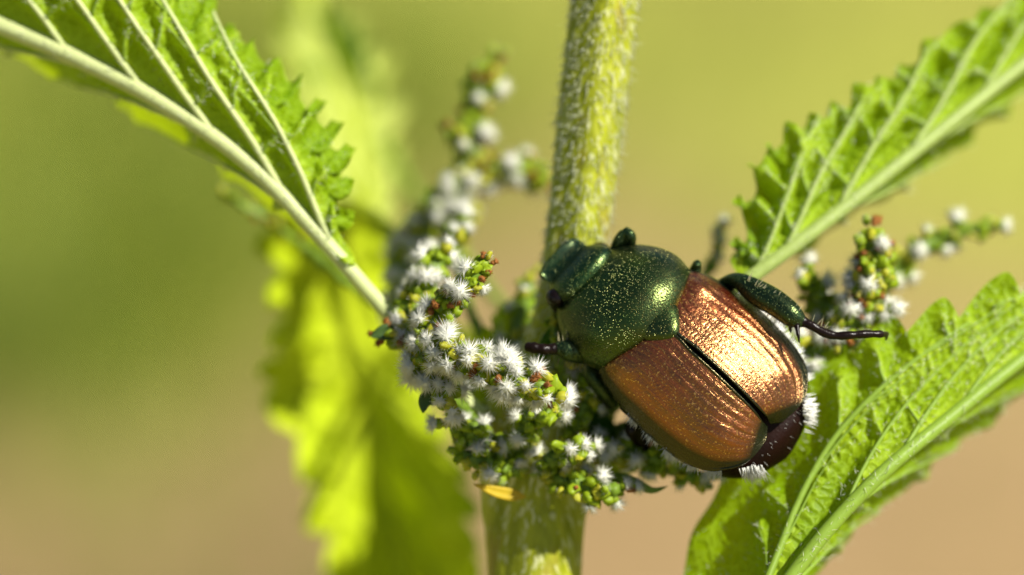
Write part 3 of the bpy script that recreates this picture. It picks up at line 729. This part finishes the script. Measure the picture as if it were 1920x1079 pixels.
def build_body():
    shells = []            # (verts in right/up/towards, faces, material slot)
    def add(vf, slot, local=True):
        v, f = vf; shells.append((bt(v) if local else v, f, slot))
    # abdomen with the pygidium showing behind the wing cases
    add(loft([(-.640, .015, -.085, .02, 2), (-.626, .075, -.078, .050, 2), (-.600, .135, -.070, .078, 2.1), (-.55, .192, -.07, .100, 2.2), (-.45, .235, -.055, .125, 2.2), (-.3, .262, -.04, .145, 2.2), (-.1, .255, -.05, .15, 2.2), (.03, .20, -.05, .13, 2.2)]), 1)
    # prothorax under its shield
    add(loft([(-.03, .17, -.03, .13, 2.2), (.06, .20, -.03, .125, 2.2), (.18, .18, -.05, .11, 2.2), (.27, .12, -.07, .075, 2.2), (.30, .08, -.08, .05, 2)]), 0)
    # head: neck, brow with the cheeks, the step down to the clypeus and its turned-up rim
    add(loft([(.22, .10, -.02, .07, 2.2), (.28, .122, -.01, .078, 2.3), (.325, .122, -.02, .076, 2.4), (.37, .104, -.04, .060, 2.6), (.40, .086, -.060, .045, 3.0), (.44, .087, -.066, .034, 3.4), (.468, .084, -.066, .030, 3.6), (.478, .074, -.070, .020, 3.4)], 48, 44), 0)
    rim = [(.385, .084, -.036), (.43, .086, -.040), (.460, .082, -.040), (.474, .062, -.038), (.478, .0, -.036), (.474, -.062, -.038), (.460, -.082, -.040), (.43, -.086, -.040), (.385, -.084, -.036)]
    add(tube(curve(rim, 50), .0065, 8), 0)
    # mouth and antenna stumps below
    add(loft([(.36, .05, -.10, .03, 2), (.42, .045, -.12, .03, 2), (.455, .02, -.12, .02, 2)]), 1)
    # legs, from the body outwards
    # hind right: femur, stout tibia, slender five-jointed tarsus
    add(chain([(1330, 575, -.30), (1355, 540, -.26), (1372, 530, -.2)], [20, 18, 14]), 2, False)
    add(chain([(1345, 535, -.24), (1378, 526, -.18), (1420, 549, -.12), (1462, 574, -.08), (1492, 597, -.06), (1506, 606, -.06)], [9, 15, 25, 25, 20, 11]), 2, False)
    tr = [(1500, 601, -.06), (1522, 611, -.05), (1545, 624, -.05), (1568, 630, -.05), (1592, 629, -.05), (1622, 627, -.06), (1650, 627, -.08), (1657, 628, -.09)]
    pth = curve(PP(tr), 90); u = np.linspace(0, 1, 90)
    rr = (8.2 + 1.5*np.abs(np.sin(u*math.pi*4.6)) - 1.5*u)*SPAN/1920; rr[:6] *= 1.15; rr[-3:] *= .75
    add(tube(pth, rr, 12), 3, False)
    # claws
    add(chain([(1653, 627, -.09), (1662, 632, -.13), (1660, 642, -.17)], [5, 4, 1.5], 14, 8), 3, False)
    add(chain([(1653, 627, -.09), (1664, 626, -.14), (1664, 634, -.18)], [5, 4, 1.5], 14, 8), 3, False)
    # spurs at the tibia's end
    add(chain([(1493, 603, -.05), (1496, 625, -.03), (1499, 645, -.02)], [6, 4.5, 1.5], 16, 8), 3, False)
    add(chain([(1484, 600, -.07), (1482, 618, -.08), (1484, 628, -.08)], [5, 4, 1.5], 16, 8), 3, False)
    # mid right knee
    add(chain([(1285, 560, -.32), (1303, 508, -.24), (1308, 492, -.21)], [16, 12, 8]), 2, False)
    # front right: femur up, tibia folded back
    add(chain([(1150, 510, -.34), (1158, 470, -.26), (1166, 446, -.22), (1172, 434, -.21)], [17, 16, 13, 9]), 2, False)
    add(chain([(1170, 432, -.21), (1181, 440, -.20), (1181, 468, -.24), (1176, 500, -.33)], [9, 10, 9, 8]), 2, False)
    # front left: tibia and tarsus reaching out to the spike
    add(chain([(1150, 640, -.33), (1110, 661, -.20), (1085, 660, -.15), (1060, 656, -.13), (1042, 652, -.13)], [24, 21, 23, 20, 11]), 2, False)
    tl = curve(PP([(1046, 653, -.13), (1025, 656, -.12), (1005, 653, -.12), (984, 650, -.13)]), 40); u = np.linspace(0, 1, 40)
    rr = (9.5 + 2.5*np.abs(np.sin(u*math.pi*3.5)))*SPAN/1920; rr[-3:] *= .7
    add(tube(tl, rr, 10), 3, False)
    # mid left: femur lying along the flank and its knee, tibia down to the flowers
    add(chain([(1150, 690, -.40), (1112, 682, -.26), (1110, 700, -.23), (1128, 728, -.24), (1150, 760, -.28)], [20, 19, 17, 17, 14]), 2, False)
    # hind left knee
    add(chain([(1240, 800, -.42), (1205, 805, -.30), (1184, 804, -.25), (1190, 818, -.27), (1225, 836, -.33), (1260, 850, -.42)], [20, 17, 14, 12, 14, 12]), 3, False)
    V, F, ids = join([(v, f) for v, f, s in shells])
    tmp = bpy.data.objects.new('tmp', new_mesh('tmp', V, F, MAT['dark'])); COL.objects.link(tmp)
    md = tmp.modifiers.new('r', 'REMESH'); md.mode = 'VOXEL'; md.voxel_size = .0055; md.use_smooth_shade = True
    ms = tmp.modifiers.new('s', 'SMOOTH'); ms.factor = .5; ms.iterations = 3
    dg = bpy.context.evaluated_depsgraph_get(); ev = tmp.evaluated_get(dg); me2 = ev.to_mesh()
    n = len(me2.vertices); co = np.empty(n*3); me2.vertices.foreach_get('co', co); co = co.reshape(-1, 3)
    faces = [tuple(p.vertices) for p in me2.polygons]
    cen = np.empty(len(faces)*3); me2.polygons.foreach_get('center', cen); cen = cen.reshape(-1, 3)
    ev.to_mesh_clear(); bpy.data.objects.remove(tmp)
    tree = BVHTree.FromPolygons(V.tolist(), F); slot = np.array([shells[i][2] for i in ids])
    idx = np.zeros(len(faces), np.int32)
    for i, c in enumerate(cen):
        r_ = tree.find_nearest(Vector(c)); idx[i] = slot[r_[2]]
    return obj('body', co, faces, [MAT['headgreen'], MAT['dark'], MAT['leggreen'], MAT['tarsus']], beetle, idx=idx, label='dark green head, underside and legs of the beetle')
body = build_body()

def cap_curve(tab, q): 
    tab = np.array(tab, float); return curve(tab[:, 1:], ts=tab[:, 0], q=q)[..., 0] if tab.shape[1] == 2 else curve(tab[:, 1:], ts=tab[:, 0], q=q)
def pronotum():
    nu, nv = 90, 120
    u = np.linspace(0, 1, nu); v = np.sin(np.linspace(-math.pi/2, math.pi/2, nv))
    w = cap_curve([(0, .206), (.08, .214), (.22, .222), (.42, .212), (.6, .186), (.8, .142), (1, .098)], u)
    H = cap_curve([(0, .150), (.15, .172), (.35, .178), (.6, .150), (.8, .112), (1, .066)], u)
    z0 = cap_curve([(0, -.005), (.3, -.012), (.6, -.03), (1, -.07)], u)
    U, Vv = np.meshgrid(u, v, indexing='ij')
    xr = -.055*(1 - np.abs(Vv)**1.7) + .012; xf = .305 - .03*(1 - Vv**2)
    X = xr + (xf - xr)*U
    Y = w[:, None]*Vv
    Z = z0[:, None] + H[:, None]*(1 - np.abs(Vv)**2.35)**.62
    # raised border line round the shield, rolled-under edge
    ed = np.minimum(np.minimum(1 - np.abs(Vv), U*1.5), (1-U)*1.5)
    Z = Z + .006*np.exp(-((ed - .03)/.022)**2) - .03*np.exp(-(U/.03)**2) - .02*np.exp(-((1-U)/.025)**2)
    # the faint hollow beside the midline
    Z -= .006*np.exp(-((U-.35)/.2)**2 - ((np.abs(Vv)-.55)/.16)**2)
    top = np.stack([X, Y, Z], -1)
    o = obj('pronotum', bt(top.reshape(-1, 3)), grid_faces(nu, nv)[:, ::-1], MAT['green'], beetle, label='glint-speckled metallic green shield behind the head')
    md = o.modifiers.new('thick', 'SOLIDIFY'); md.thickness = .02; md.offset = -1
    return o
pronotum()

def elytron(sg):
    nu, nv = 150, 90
    u = np.linspace(0, 1, nu); v = np.linspace(0, 1, nv)
    # suture (inner edge) and the outer margin: (u, x, y)
    inner = cap_curve([(0, -.02, .085), (.06, -.045, .045), (.14, -.085, .006), (.3, -.19, .004), (.6, -.35, .004), (.85, -.47, .004), (1, -.522, .010)], u)
    outer = cap_curve([(0, .018, .200), (.04, .002, .232), (.12, -.05, .258), (.3, -.18, .272), (.5, -.30, .274), (.68, -.425, .258), (.82, -.512, .212), (.92, -.562, .140), (1, -.556, .045)], u)
    XY = inner[:, None]*(1 - v[None, :, None]) + outer[:, None]*v[None, :, None]
    X, Y = XY[..., 0], XY[..., 1]
    ow = cap_curve([(0, .22), (.12, .252), (.3, .274), (.5, .276), (.68, .262), (.82, .235), (.92, .205), (1, .18)], u)[:, None]
    hl = cap_curve([(0, .150), (.1, .176), (.3, .196), (.5, .194), (.7, .172), (.85, .142), (.95, .110), (1, .085)], u)[:, None]
    yn = np.clip(Y/ow, 0, 1)
    Z = -.015 + hl*(.60*(1 - yn**2.7)**.55 + .40*(1 - yn**1.15)**.8)
    # shoulder bump, apical bump, fine striae, raised suture, turned-out margin
    Z += .016*np.exp(-((X+.045)/.045)**2 - ((Y-.185)/.04)**2)
    Z += .010*np.exp(-((X+.44)/.05)**2 - ((Y-.15)/.05)**2)
    fade = sst(v, .04, .12)[None]*(1 - sst(v, .80, .92)[None])*sst(u, .02, .1)[:, None]*(1 - sst(u, .80, .95)[:, None])
    Z += (.0012 if sg < 0 else .0006)*fade*np.cos(2*math.pi*v[None]*8.5 + .5*np.sin(u*9)[:, None])
    Z += .006*np.exp(-(v/.022)**2)[None]*sst(u, .1, .16)[:, None]
    Z += .007*np.exp(-((1-v)/.03)**2)[None]
    Z -= .030*np.exp(-(u/.025)**2)[:, None]
    ee = np.maximum.reduce([np.broadcast_to(np.exp(-(v/.028)**2)[None], X.shape)*sst(u, .02, .12)[:, None],
                            np.exp(-((1-v[None])/((.11 if sg < 0 else .15) + .05*u[:, None]))**2), np.broadcast_to(np.exp(-((1-u)/.11)**2)[:, None], X.shape),
                            .8*np.broadcast_to(np.exp(-(u/.012)**2)[:, None], X.shape)])
    top = np.stack([X, sg*Y, Z], -1)
    fa = grid_faces(nu, nv); fa = fa[:, ::-1] if sg < 0 else fa
    o = obj('elytron', bt(top.reshape(-1, 3)), fa, MAT['elytron'], beetle,
            attrs=dict(edge=ee.ravel(), uu=np.broadcast_to(u[:, None], X.shape).ravel(), vv=np.broadcast_to(v[None]*sg, X.shape).ravel()),
            label='copper wing case, the dark reddish left one' if sg > 0 else 'copper wing case, the golden sunlit right one')
    md = o.modifiers.new('thick', 'SOLIDIFY'); md.thickness = .012; md.offset = -1
    return o
elytron(1); elytron(-1)

def scutellum():
    nu, nv = 26, 30
    u = np.linspace(0, 1, nu); v = np.linspace(-1, 1, nv)
    w = cap_curve([(0, .066), (.25, .062), (.5, .05), (.75, .032), (.92, .015), (1, .004)], u)
    U, Vv = np.meshgrid(u, v, indexing='ij')
    X = -.022 - .078*U; Y = w[:, None]*Vv
    Z = .146 + .022*U + .012*(1 - Vv**2) - .012*np.maximum(np.abs(Vv)**6, U**8)
    o = obj('scutellum', bt(np.stack([X, Y, Z], -1).reshape(-1, 3)), grid_faces(nu, nv), MAT['green'], beetle)
    md = o.modifiers.new('thick', 'SOLIDIFY'); md.thickness = .02; md.offset = -1
scutellum()

for sg in (1, -1):
    v, f = ellipsoid(np.array([.318, sg*.120 if sg > 0 else -.105, -.022 if sg > 0 else -.06]), np.eye(3), np.array([.058, .034, .042]), 20, 14)
    obj('eye', bt(v), f, MAT['eye'], beetle)
# short clubbed antenna below the left eye
v, f, _ = join([tube(curve([bt((.345, .10, -.07)), bt((.335, .125, -.085)), bt((.31, .135, -.09))], 14), np.linspace(.008, .012, 14), 8), ellipsoid(bt((.30, .135, -.09)), LB, np.array([.022, .012, .014]), 10, 8)])
obj('antenna', v, f, MAT['dark'], beetle)

def tuft(pos, out, n, L, w, spread=.35, seed=0):
    r = np.random.default_rng(seed)
    out = unit(np.asarray(out, float)); fw = np.array([1.0, 0, 0]); side = unit(np.cross(out, fw)); fw = np.cross(side, out)
    base = np.asarray(pos) + fw*r.normal(0, w, (n, 1)) + side*r.normal(0, w*.6, (n, 1))
    d = out + r.normal(0, spread*.5, (n, 3)) + fw*((base - pos) @ fw)[:, None]*spread/w*.35
    v, f = cones(bt(base), d @ LB, r.uniform(.65, 1, n)*L, .0030)
    obj('hair_tuft', v, f, MAT['beetle_hair'], beetle)
for k, (x, y) in enumerate([(-.18, .258), (-.265, .264), (-.345, .262), (-.42, .246), (-.49, .216)]):
    for sg in (1, -1):
        tuft((x, sg*(y - .004), -.015), (-.35, sg*1.0, .45), 60, .06, .013, .35, 10*k + sg + 3)
for sg in (1, -1):
    tuft((-.585, sg*.135, -.005), (-1, sg*.65, .45), 170, .050, .022, .32, 70 + sg)
def pygidium_hair():
    r = np.random.default_rng(9); n = 24
    x = r.uniform(-.625, -.565, n); y = r.uniform(-.15, .15, n)
    me_ = body.data; tree = BVHTree.FromPolygons(ib((np.array([v.co[:] for v in me_.vertices]) + world_of(beetle) - O) @ B).tolist(), [tuple(p.vertices) for p in me_.polygons])
    bs, ds = [], []
    for a, b in zip(x, y):
        h = tree.ray_cast(Vector((a, b, .4)), Vector((0, 0, -1)))
        if h[0] is not None: bs.append(h[0]); ds.append(np.array(h[1])*.6 + np.array([-.7, 0, .1]) + r.normal(0, .25, 3))
    v, f = cones(bt(np.array(bs)), np.array(ds) @ LB, r.uniform(.010, .018, len(bs)), .0008)
    obj('body_hair', v, f, MAT['beetle_hair'], beetle, kind='stuff')
pygidium_hair()
# short bristles on the hind tibia and tarsus and a pale fringe under the flank
def bristles():
    r = np.random.default_rng(5)
    seg = [((1046, 672, -.14), (1100, 684, -.18), 20, 22, (-.3, -1, .3)), ((1046, 640, -.12), (1095, 640, -.14), 20, 14, (-.2, 1, .3)), ((1400, 545, -.14), (1490, 606, -.06), 20, 48, (-.35, -1, .45)), ((1400, 526, -.09), (1500, 588, -.04), 16, 14, (.5, .9, .4)), ((1510, 600, -.05), (1560, 622, -.05), 8, 6, (.5, .9, .4))]
    bs, ds, ls = [], [], []
    for a, b, rp, n, d in seg:
        A_, B_ = P(*a), P(*b); u = r.random((n, 1))
        bs.append(A_*(1-u) + B_*u); ds.append(np.array(d) + r.normal(0, .25, (n, 3))); ls.append(r.uniform(.024, .05, n))
    v, f = cones(np.vstack(bs), np.vstack(ds), np.concatenate(ls), .0026)
    obj('bristle_fringe', v, f, MAT['bristle'], beetle, kind='stuff')
bristles()
